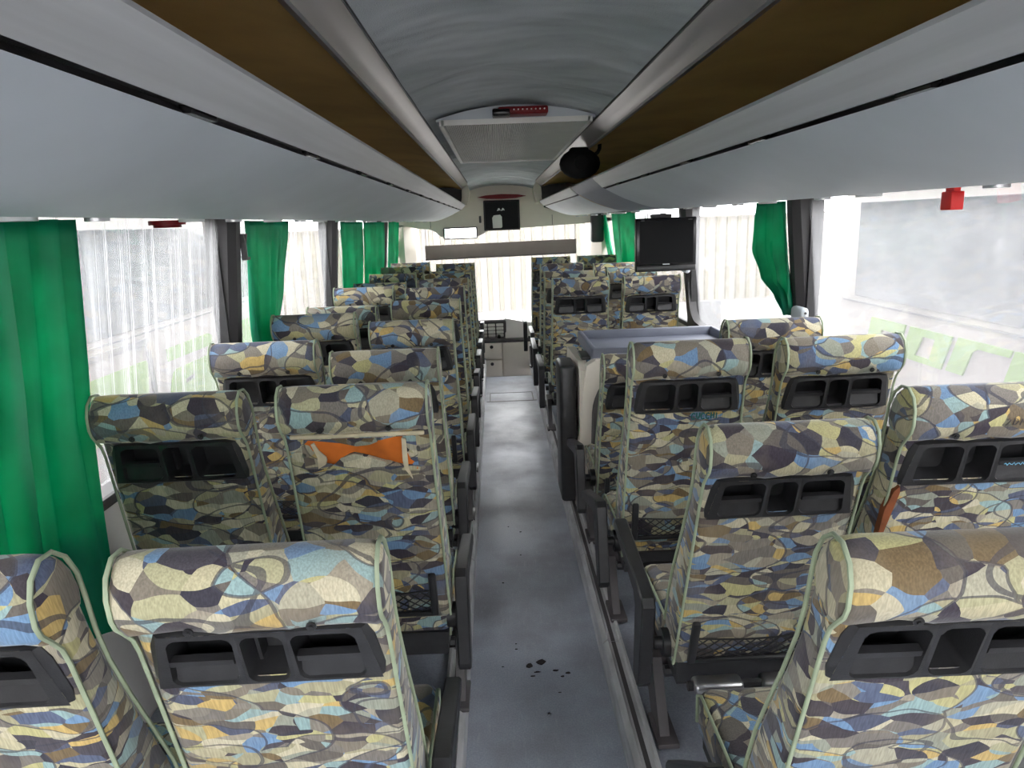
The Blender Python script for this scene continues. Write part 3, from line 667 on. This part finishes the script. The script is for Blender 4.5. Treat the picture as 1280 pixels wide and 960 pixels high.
# door side, behind the stairwell
RA = [(.62, .98, 1.292, 17, -38), (.622, 1.70, 1.262, 18, 9), (.59, 2.53, 1.342, 12, -14), (.592, 3.24, 1.165, 15, -12)]
RAL = ['patterned aisle seat behind the seat with the footrest bar on the door side',
       'patterned aisle seat with a string net and a footrest bar on the door side',
       'patterned aisle seat with teal handwriting below its tray', 'patterned aisle seat right behind the stairwell partition']
RB = []
for k, (x, y, z, th, at) in enumerate(RA):
    e, b = seat(x, y, z, th, RAL[k], GR, aisle=-1, armtilt=at, trayv=(k != 2, True), foot=(k == 1), rz=[-.6, .5, .3, 0][k]); RB.append(b)
RW = [(1.14, 1.72, 1.339, 13), (1.135, 2.5, 1.341, 13), (1.135, 3.15, 1.317, 14)]
RWL = ['patterned window seat with pencil scribble on its headrest and brown foam showing at one edge',
       'patterned window seat beside the seat with teal handwriting, in front of the scribbled seat', 'patterned window seat beside the curtain tie-back on the door side']
for k, (x, y, z, th) in enumerate(RW):
    e, b = seat(x, y, z, th, RWL[k], GR, wall=1, trayv=(k != 0, True), rz=[-.5, .4, 0][k]); RB.append(b)
# door side, ahead of the stairwell
FA = [(.53, 5.38, 1.36, 11), (.525, 6.18, 1.355, 11), (.55, 7.12, 1.368, 11), (.51, 8.0, 1.39, 10)]
for k, (x, y, z, th) in enumerate(FA):
    lb = ['patterned aisle seat directly ahead of the stairwell partition', 'patterned aisle seat on the door side two rows ahead of the stairwell partition', 'patterned aisle seat on the door side one row behind the front row', 'patterned aisle seat of the front row on the door side'][k]
    seat(x, y, z, th, lb, GR, aisle=-1, armtilt=[3, 5, 2, 4][k])
FW = [(1.07, 5.38, 1.352, 11), (1.06, 6.15, 1.375, 11), (1.06, 7.0, 1.36, 11), (1.03, 8.05, 1.388, 10)]
for k, (x, y, z, th) in enumerate(FW):
    lb = ['patterned window seat directly ahead of the stairwell partition below the monitor', 'patterned window seat on the door side one row ahead of the seat below the monitor', 'patterned window seat on the door side one row behind the front row', 'patterned window seat of the front row on the door side'][k]
    seat(x, y, z, th, lb, GR, wall=1)

# ---- torn back: fabric rim with a bow-tie tear, foam behind, flaps, bare rivets
u0, u1, hw = HOLE
tear = [(-.128, .690), (-.06, .678), (-.01, .664), (.03, .668), (.07, .684), (.128, .698), (.130, .66), (.128, .596), (.07, .606), (.02, .626), (-.02, .638), (-.06, .626), (-.085, .602), (-.107, .606), (-.098, .634), (-.118, .664)]
rim = [(-hw, u1), (-.06, u1), (-.01, u1), (.03, u1), (.07, u1), (hw, u1), (hw, .66), (hw, u0), (.07, u0), (.02, u0), (-.02, u0), (-.06, u0), (-.085, u0), (-hw, u0), (-hw, .63), (-hw, .66)]
tear = [(a, b+.024) for a, b in tear]; rim = [(a, b if b in (u0, u1) else b+.024) for a, b in rim]
k = len(tear)
tm = MB().add([(x, -.001-.006*(1-(x/W2)**2), z) for x, z in rim]+[(x, .004, z) for x, z in tear]+[(x, .016, z) for x, z in tear], [(rg*k+i, rg*k+(i+1) % k, (rg+1)*k+(i+1) % k, (rg+1)*k+i) for rg in range(2) for i in range(k)])
obj('torn_fabric', tm, 'fab', tornseat, 30)
fo = MB().sheet([[(-.165+.33*i/12, .02+.012*math.sin(i*.9+j)-.012*abs(math.cos(math.pi*i/12)), .606+.125*j/5) for i in range(13)] for j in range(6)])
tag(obj('foam', fo, 'foam', tornseat, 60), 'orange foam padding showing through the tear')
obj('flap', MB().prism([(.128, .722), (.140, .718), (.139, .624), (.148, .579), (.128, .614), (.124, .644)], 1, -.016, -.011), 'liner', tornseat)
obj('flap', MB().prism([(-.128, .714), (-.138, .709), (-.125, .664), (-.128, .624), (-.104, .639), (-.098, .664), (-.118, .688)], 1, -.012, -.008), 'liner', tornseat)
for x, z in ((-.165, .669), (.172, .679)): obj('rivet', MB().disc((x, -.002, z), (0, -1, 0), .006, .006, 10), 'steel', tornseat, 40)
obj('seam_band', MB().rbox(-.195, .195, -.014, -.004, .728, .741, .004), 'liner', tornseat)
# ---- brown torn edge and writing on the door-side seats
pt = RB[4]
obj('torn_edge', MB().prism([(-.221, .44), (-.209, .44), (-.188, .585), (-.192, .605), (-.205, .59), (-.219, .53)], 1, -.012, .01), 'foam_brown', pt)
def strokes(lines, x0, z0, sx, sz, y, rad):
    m = MB()
    for ln in lines: m.tube([(x0+a*sx, y, z0+b*sz) for a, b in ln], rad, 4)
    return m
def word(chars, gap=1.35):
    G = {'C': [[(.9, .85), (.6, 1), (.2, .95), (0, .6), (.02, .3), (.25, .02), (.6, 0), (.9, .12)]], 'U': [[(0, 1), (.03, .3), (.3, 0), (.65, .05), (.85, .35), (.85, 1)]], 'H': [[(0, 1), (0, 0)], [(.8, 1), (.82, 0)], [(0, .5), (.8, .52)]], 'I': [[(.2, 1), (.2, 0)]],
         '2': [[(0, .8), (.3, 1), (.7, .85), (.5, .45), (0, 0), (.8, .05)]], 'D': [[(0, 0), (.05, 1), (.6, .85), (.8, .45), (.5, .05), (0, 0)]], 'M': [[(0, 0), (.1, 1), (.4, .4), (.7, 1), (.85, 0)]], '6': [[(.7, 1), (.2, .7), (0, .3), (.3, 0), (.7, .15), (.65, .45), (.1, .4)]]}
    o = []
    for i, c in enumerate(chars):
        o += [[(a+i*gap, b+.06*math.sin(i*2)) for a, b in ln] for ln in G[c]]
    return o
tag(obj('handwriting', strokes(word('CUCCHI'), .022, .573, .0135, .024, -.0072, .0029), 'ink', RB[2]), 'hand-inked teal letters below the tray')
tag(obj('handwriting', strokes(word('2DM6'), .015, .80, .0135, .018, -.045, .0011), 'ink_dark', pt), 'faint pencil scribble on the headrest')
zz = [[(i*.35, .5+.5*math.sin(i*2.4)) for i in range(18)]]
tag(obj('scribble', strokes(zz, .066, .662, .0125, .008, -.0165, .0012), 'ink_blue', pt), 'pale blue scribble on the tray cover')

# ================================================================== STAIRWELL PARTITION, MONITOR
sw = empty('stairwell_partition', (.84, 4.35, PZ), 'greige moulded stairwell partition with black padded edge and blue-grey tray top', 'partition')
X0, X1 = -.50, .50
obj('rear_panel', MB().prism([(X0-.02, 0), (X1, 0), (X1, .90), (X0+.10, .90), (X0+.05, .87), (X0+.02, .70)], 1, -.42, -.34), 'beige', sw, 30)
obj('side_panel', MB().prism([(-.42, 0), (.36, 0), (.36, .74), (.30, .86), (-.30, .88), (-.40, .84)], 0, X0+.01, X0+.06), 'beige', sw, 30)
# padded black edge post at the aisle corner
obj('edge_pad', MB().rbox(X0-.10, X0+.0, -.34, -.06, .02, .86, .022, 3), 'black', sw, 40)
# arched dark trim on the rear panel
arc = []
for i in range(13):
    a = math.pi*.98-i/12*math.pi*.62; arc.append((X0+.31+.21*math.cos(a), -.43, .58+.25*math.sin(a)))
arc = [(X0+.085, -.43, .10), (X0+.092, -.43, .35)]+arc+[(X0+.6, -.43, .80)]
obj('arch_trim', MB().tube(arc, .026, 8), 'dgrey', sw, 40)
obj('handle_slot', MB().rbox(X0+.03, X0+.085, -.33, -.12, .885, .905, .008, 2), 'black', sw, 40)
tb = MB()
tb.prism([(X0+.09, -.34), (X1, -.34), (X1, .34), (X0+.14, .34)], 2, .86, .90)
for a, b, c, d in ((X0+.09, X1, -.36, -.325), (X0+.12, X1, .325, .36), (X0+.085, X0+.12, -.35, .35), (X1-.03, X1, -.35, .35)): tb.rbox(a, b, c, d, .88, .955, .012)
obj('tray_top', tb, 'tray_grey', sw, 40)
obj('grab_rail', MB().tube([(X0-.02, .30, .02), (X0-.02, .30, .62), (X0+.02, .27, .70), (X0+.05, .2, .72)], .014, 8), 'black', sw, 40)

tv = empty('monitor', (.945, 4.42, 1.626), 'flat black monitor hanging from the rack on the door side', 'monitor')
obj('casing', MB().rbox(-.186, .186, -.02, .035, -.168, .155, .008, 2), 'black_gloss', tv, 40)
obj('screen', MB().box(-.165, .165, -.0225, -.019, -.118, .138), 'screen', tv)
obj('speaker_strip', MB().rbox(-.182, .182, -.026, -.018, -.165, -.132, .004), 'black', tv, 40)
obj('brand_mark', MB().box(-.022, .020, -.0235, -.0222, -.127, -.121), 'rack_under', tv)
obj('logo_mark', MB().box(-.157, -.135, -.0235, -.0222, .138, .143), 'busgrey', tv); obj('logo_mark', MB().box(.132, .156, -.0235, -.0222, .138, .143), 'busgrey', tv)
obj('mount_bracket', MB().rbox(-.09, .04, .0, .05, .155, .178, .01).box(-.03, .0, .0, .03, .15, .182), 'dgrey', tv, 40)
obj('cable', MB().tube([(-.12, .02, .185), (-.122, .02, .155)], .004, 6).tube([(-.108, .02, .185), (-.11, .02, .155)], .004, 6), 'rack_under', tv)

# ================================================================== CURTAINS
def curtain(sx, label, rows, pleats, amp, zt, zb, x_in=.02, seed=0, tie=False):
    """rows: list of (t, ya, yb, push) from top to bottom"""
    N = pleats*10; RN = 26; rd = random.Random(seed); ph = [rd.uniform(-.7, .7) for _ in range(pleats+2)]
    def at(t):
        for i in range(len(rows)-1):
            if rows[i][0] <= t <= rows[i+1][0]:
                k = (t-rows[i][0])/(rows[i+1][0]-rows[i][0]); k = k*k*(3-2*k)
                return [rows[i][j]+(rows[i+1][j]-rows[i][j])*k for j in (1, 2, 3)]
        return rows[-1][1:]
    sh = []
    for i in range(RN+1):
        t = i/RN; z = zt+(zb-zt)*t; ya, yb, push = at(t); rw = []
        for j in range(N+1):
            s = j/N; p = s*pleats; c = int(min(p, pleats-1)); ang = 2*math.pi*p+ph[c]*(1-math.cos(2*math.pi*(p-c)))*.5+.6*math.sin(t*3+c*1.7)
            a = amp*(1+.35*math.sin(c*2.3+seed))*(.7+.5*t)
            x = min(wx(z)-x_in-push, 1.352)-a*(.5+.5*math.sin(ang))
            rw.append((sx*x, ya+(yb-ya)*s+.35*a*math.cos(ang), z+(.006*math.sin(ang*.5+s*9)*t)))
        sh.append(rw)
    o = tag(obj('curtain', MB().sheet(sh), 'curtain', None, 70), label, 'curtain', 'green window curtains')
    m = o.modifiers.new('thickness', 'SOLIDIFY'); m.thickness = .0025
    return o
curtain(-1, 'wide pleated green curtain at the streaked rear window', [(0, 1.02, 2.06, .0), (.35, 1.05, 2.06, 0), (.75, 1.0, 2.04, .0), (1, .98, 2.04, .0)], 9, .04, 1.84, .62, seed=1)
curtain(-1, 'narrow green curtain ahead of the first pillar, tapering downward', [(0, 3.46, 4.22, .0), (.5, 3.50, 4.10, 0), (1, 3.56, 3.95, 0)], 5, .035, 1.84, 1.15, seed=2)
curtain(-1, 'green curtain just ahead of the second pillar with slanting folds', [(0, 5.6, 6.55, 0), (.45, 5.66, 6.58, 0), (1, 5.75, 6.6, 0)], 5, .036, 1.84, 1.1, seed=3)
curtain(-1, 'green curtain sheet hanging next to the one at the second pillar', [(0, 6.62, 7.8, .0), (.5, 6.66, 7.8, .0), (1, 6.72, 7.8, .0)], 5, .036, 1.835, 1.12, seed=4)
curtain(-1, "foremost green curtain on the driver's side by the windscreen", [(0, 8.2, 9.05, .0), (.5, 8.2, 9.1, 0), (1, 8.25, 8.95, 0)], 6, .036, 1.84, 1.15, seed=5)
curtain(1, 'green curtain bunched and tied back to the rounded bracket', [(0, 3.44, 3.84, 0), (.2, 3.44, 3.88, .0), (.45, 3.40, 3.88, .01), (.7, 3.39, 3.76, .01), (.88, 3.40, 3.56, .01), (1, 3.41, 3.46, .01)], 4, .03, 1.84, 1.30, seed=6)
curtain(1, 'green curtain on the door side partly behind the monitor', [(0, 7.1, 8.55, .0), (.5, 7.15, 8.6, 0), (1, 7.2, 8.6, 0)], 6, .036, 1.84, 1.15, seed=7)
curtain(1, 'foremost green curtain on the door side by the windscreen', [(0, 8.85, 9.3, .02), (.5, 8.7, 9.15, .02), (1, 8.55, 9.0, .02)], 3, .03, 1.84, 1.3, seed=8)
def tieback(sx, y, z, label):
    t = empty('curtain_bracket', (sx*(wx(z)-.04), y, z), label, 'bracket', 'curtain tie-back brackets')
    obj('clip', MB().rbox(-.022, .022, -.075, .05, -.05, .045, .02, 3), 'rack', t, 40)
    obj('screw', MB().disc((0, -.075, .02), (0, -1, 0), .006, .004, 8), 'dgrey', t)
tieback(1, 3.34, 1.305, 'rounded grey bracket holding the bunched curtain on the door-side pillar')
tieback(1, 5.36, 1.42, 'rounded grey bracket on the pillar below the monitor')
hk = empty('hammer_holder', (-1.285, 3.44, 1.72), "small grey forked hammer holder on the first driver's side pillar", 'holder')
obj('fork', MB().prism([(-.03, .06), (-.012, .02), (-.012, -.05), (.006, -.05), (.006, .02), (.03, .06), (.018, .06), (0, .035), (-.018, .06)], 0, -.012, .012), 'busgrey', hk)
obj('foot', MB().box(-.012, .012, -.012, .04, -.062, -.048), 'busgrey', hk)
rd_ = empty('emergency_tag', (1.27, 2.16, 1.805), 'small bright red plastic box hanging below the rack on the door side', 'red box')
obj('box', MB().rbox(-.02, .02, -.026, .026, -.028, .026, .004), 'red', rd_, 40)
obj('clip', MB().box(-.01, .01, -.02, .02, .024, .04), 'red', rd_)

# ================================================================== DEBRIS ON THE FLOOR
rd = random.Random(5)
deb = [(-.03, 2.60, .016, 1), (.02, 2.62, .020, 1), (.0, 2.555, .014, 0), (-.02, 2.53, .010, 0), (.075, 2.56, .014, 0), (.10, 2.52, .008, 0), (.125, 2.54, .012, 0), (.08, 2.42, .006, 0), (-.08, 2.72, .006, 0), (-.14, 2.60, .005, 0), (.03, 2.30, .006, 0), (-.08, 2.76, .004, 0), (-.02, 3.9, .006, 0), (-.03, 3.6, .005, 0), (-.13, 3.3, .006, 0), (-.09, 3.98, .005, 0)]
for i, (x, y, rr, big) in enumerate(deb):
    m = MB(); kk = 7; ph = rd.uniform(0, 6); el = 1 if big else rd.uniform(.25, .6)
    pts = [(math.cos(2*math.pi*q/kk+ph)*rr*rd.uniform(.7, 1.15), math.sin(2*math.pi*q/kk+ph)*rr*el*rd.uniform(.7, 1.1)) for q in range(kk)]
    m.add([(a, b, 0) for a, b in pts]+[(a*.9, b*.9, .002+.002*rd.random()) for a, b in pts]+[(0, 0, .003)], [(q, (q+1) % kk, (q+1) % kk+kk, q+kk) for q in range(kk)]+[(q+kk, (q+1) % kk+kk, 2*kk) for q in range(kk)])
    o = obj('leaf_scrap', m, 'leaf'); o.location = (x, y, .0005)
    tag(o, 'larger dry dark leaf scrap lying on the aisle floor' if big else 'tiny dark crumb of dirt lying on the aisle floor', 'debris', 'larger leaf scraps on the aisle floor' if big else 'dirt crumbs on the aisle floor')

# ================================================================== OUTSIDE
GZ = -1.25
struct('ground', MB().box(-60, 60, -40, 80, GZ-.1, GZ), 'ground', 'pale concrete yard outside the coach', 'ground')
def bus(sx, ya, yb, label):
    e = empty('parked_bus', (sx*2.85, (ya+yb)/2, GZ), label, 'bus', 'buses parked alongside')
    ym = (ya+yb)/2; a, b = ya-ym, yb-ym; o = lambda z: z-GZ
    pr = [(0, o(-.9)), (0, o(1.9)), (.06, o(2.05)), (.3, o(2.15)), (2.2, o(2.15)), (2.44, o(2.05)), (2.5, o(1.9)), (2.5, o(-.9))]
    obj('body', MB().prism([(sx*p, z) for p, z in pr], 1, a, b), 'buswhite', e, 30)
    y = a+.25
    while y < b-.4:
        y2 = min(y+2.4, b-.25); obj('side_window', MB().rbox(*sorted((-sx*.012, sx*.02)), y+.004, y2-.004, o(1.10), o(1.84), .003), 'busglass', e); y = y2
    obj('waist_line', MB().box(*sorted((-sx*.01, sx*.01)), a+.05, b-.05, o(1.045), o(1.06)), 'busgrey', e)
    for yy in (a+1.6, b-2.2):
        w = obj('wheel', MB().tube([(sx*.02, yy, .5), (sx*.28, yy, .5)], .5, 24), 'black', e, 40)
        obj('wheel_hub', MB().tube([(sx*.0, yy, .5), (sx*.02, yy, .5)], .26, 16), 'busgrey', w)
    return e, ym, o
def decal(e, ym, o, sx, polys, name='letter', mat='busgreen'):
    for p in polys: obj(name, MB().prism([(y-ym, o(z)) for y, z in p], 0, -sx*.014, -sx*.002), mat, e)
eb, ym, o = bus(1, -4, 6.05, 'white bus with lime green lettering parked along the door side')
decal(eb, ym, o, 1, [
    [(5.50, .96), (5.03, .96), (5.10, .74), (5.20, .74), (5.17, .88), (5.34, .88), (5.40, .74), (5.56, .74)],
    [(4.97, .96), (4.49, .96), (4.58, .725), (4.73, .725), (4.67, .91), (4.81, .91), (4.89, .765), (4.72, .765), (4.73, .725), (5.05, .725)],
    [(4.43, .965), (3.94, .965), (3.96, .92), (4.24, .92), (4.29, .89), (4.36, .73), (4.53, .73)],
    [(3.92, .965), (3.44, .965), (3.52, .725), (3.66, .725), (3.61, .91), (3.75, .91), (3.83, .765), (3.66, .765), (3.66, .725), (4.0, .725)],
    [(3.38, .965), (2.89, .965), (2.91, .92), (3.19, .92), (3.24, .89), (3.31, .73), (3.48, .73)]])
eb, ym, o = bus(-1, -5, 9.2, "white bus with lime green panels parked along the driver's side")
decal(eb, ym, o, -1, [[(2.6, .85), (4.5, .85), (5.47, .845), (5.49, .82), (5.40, .40), (2.6, .40)], [(5.84, .87), (6.70, .87), (6.78, .84), (6.76, .755), (5.84, .765)], [(5.86, .60), (5.92, .66), (5.98, .675), (7.4, .675), (7.4, .30), (5.72, .30)], [(7.6, .87), (8.5, .87), (8.5, .3), (7.5, .3)]], 'green_panel')
decal(eb, ym, o, -1, [[(4.75, .61), (5.05, .64), (5.06, .61), (4.78, .58)], [(6.1, .56), (6.30, .575), (6.30, .54), (6.11, .52)]], 'white_slot', 'buswhite')
decal(eb, ym, o, -1, [[(3.0, .96), (5.56, .96), (5.56, 1.01), (3.0, 1.01)], [(5.50, 1.0), (5.56, 1.0), (5.60, .3), (5.54, .3)]], 'flap_outline', 'busgrey')
# corrugated fence beyond the yard
def fence(p0, p1, label, ztop):
    p0, p1 = Vector(p0), Vector(p1); L = (p1-p0).length; d = (p1-p0)/L
    e = empty('yard_fence', (p0.x, p0.y, GZ), label, 'fence', rz=math.atan2(d.y, d.x))
    H = ztop-GZ; obj('sheet', MB().box(0, L, .02, .06, 0, H), 'fence', e); obj('top_rail', MB().box(0, L, -.05, .08, H-.06, H), 'fence', e)
    sm = MB().prism([(0, 0), (.03, -.07), (.14, -.07), (.17, 0)], 2, .05, H-.06).mesh('rib'); sm.materials.append(M['fence_y'])
    k = int(L/.39)
    for i in range(k): obj('rib', sm, None, e, loc=(.1+i*.39, .02, 0))
fence((-7.5, 24.0), (11.8, 26.0), 'cream corrugated fence across the yard ahead of the windscreen', 1.75)
sg = empty('sign_board', (4.3, 14.6, GZ), 'small white board standing in the yard beyond the door-side window', 'sign')
obj('board', MB().box(-.22, .22, -.02, .02, .6, 1.3), 'busgrey', sg); obj('post', MB().box(-.03, .03, -.02, .02, 0, .6), 'busgrey', sg)
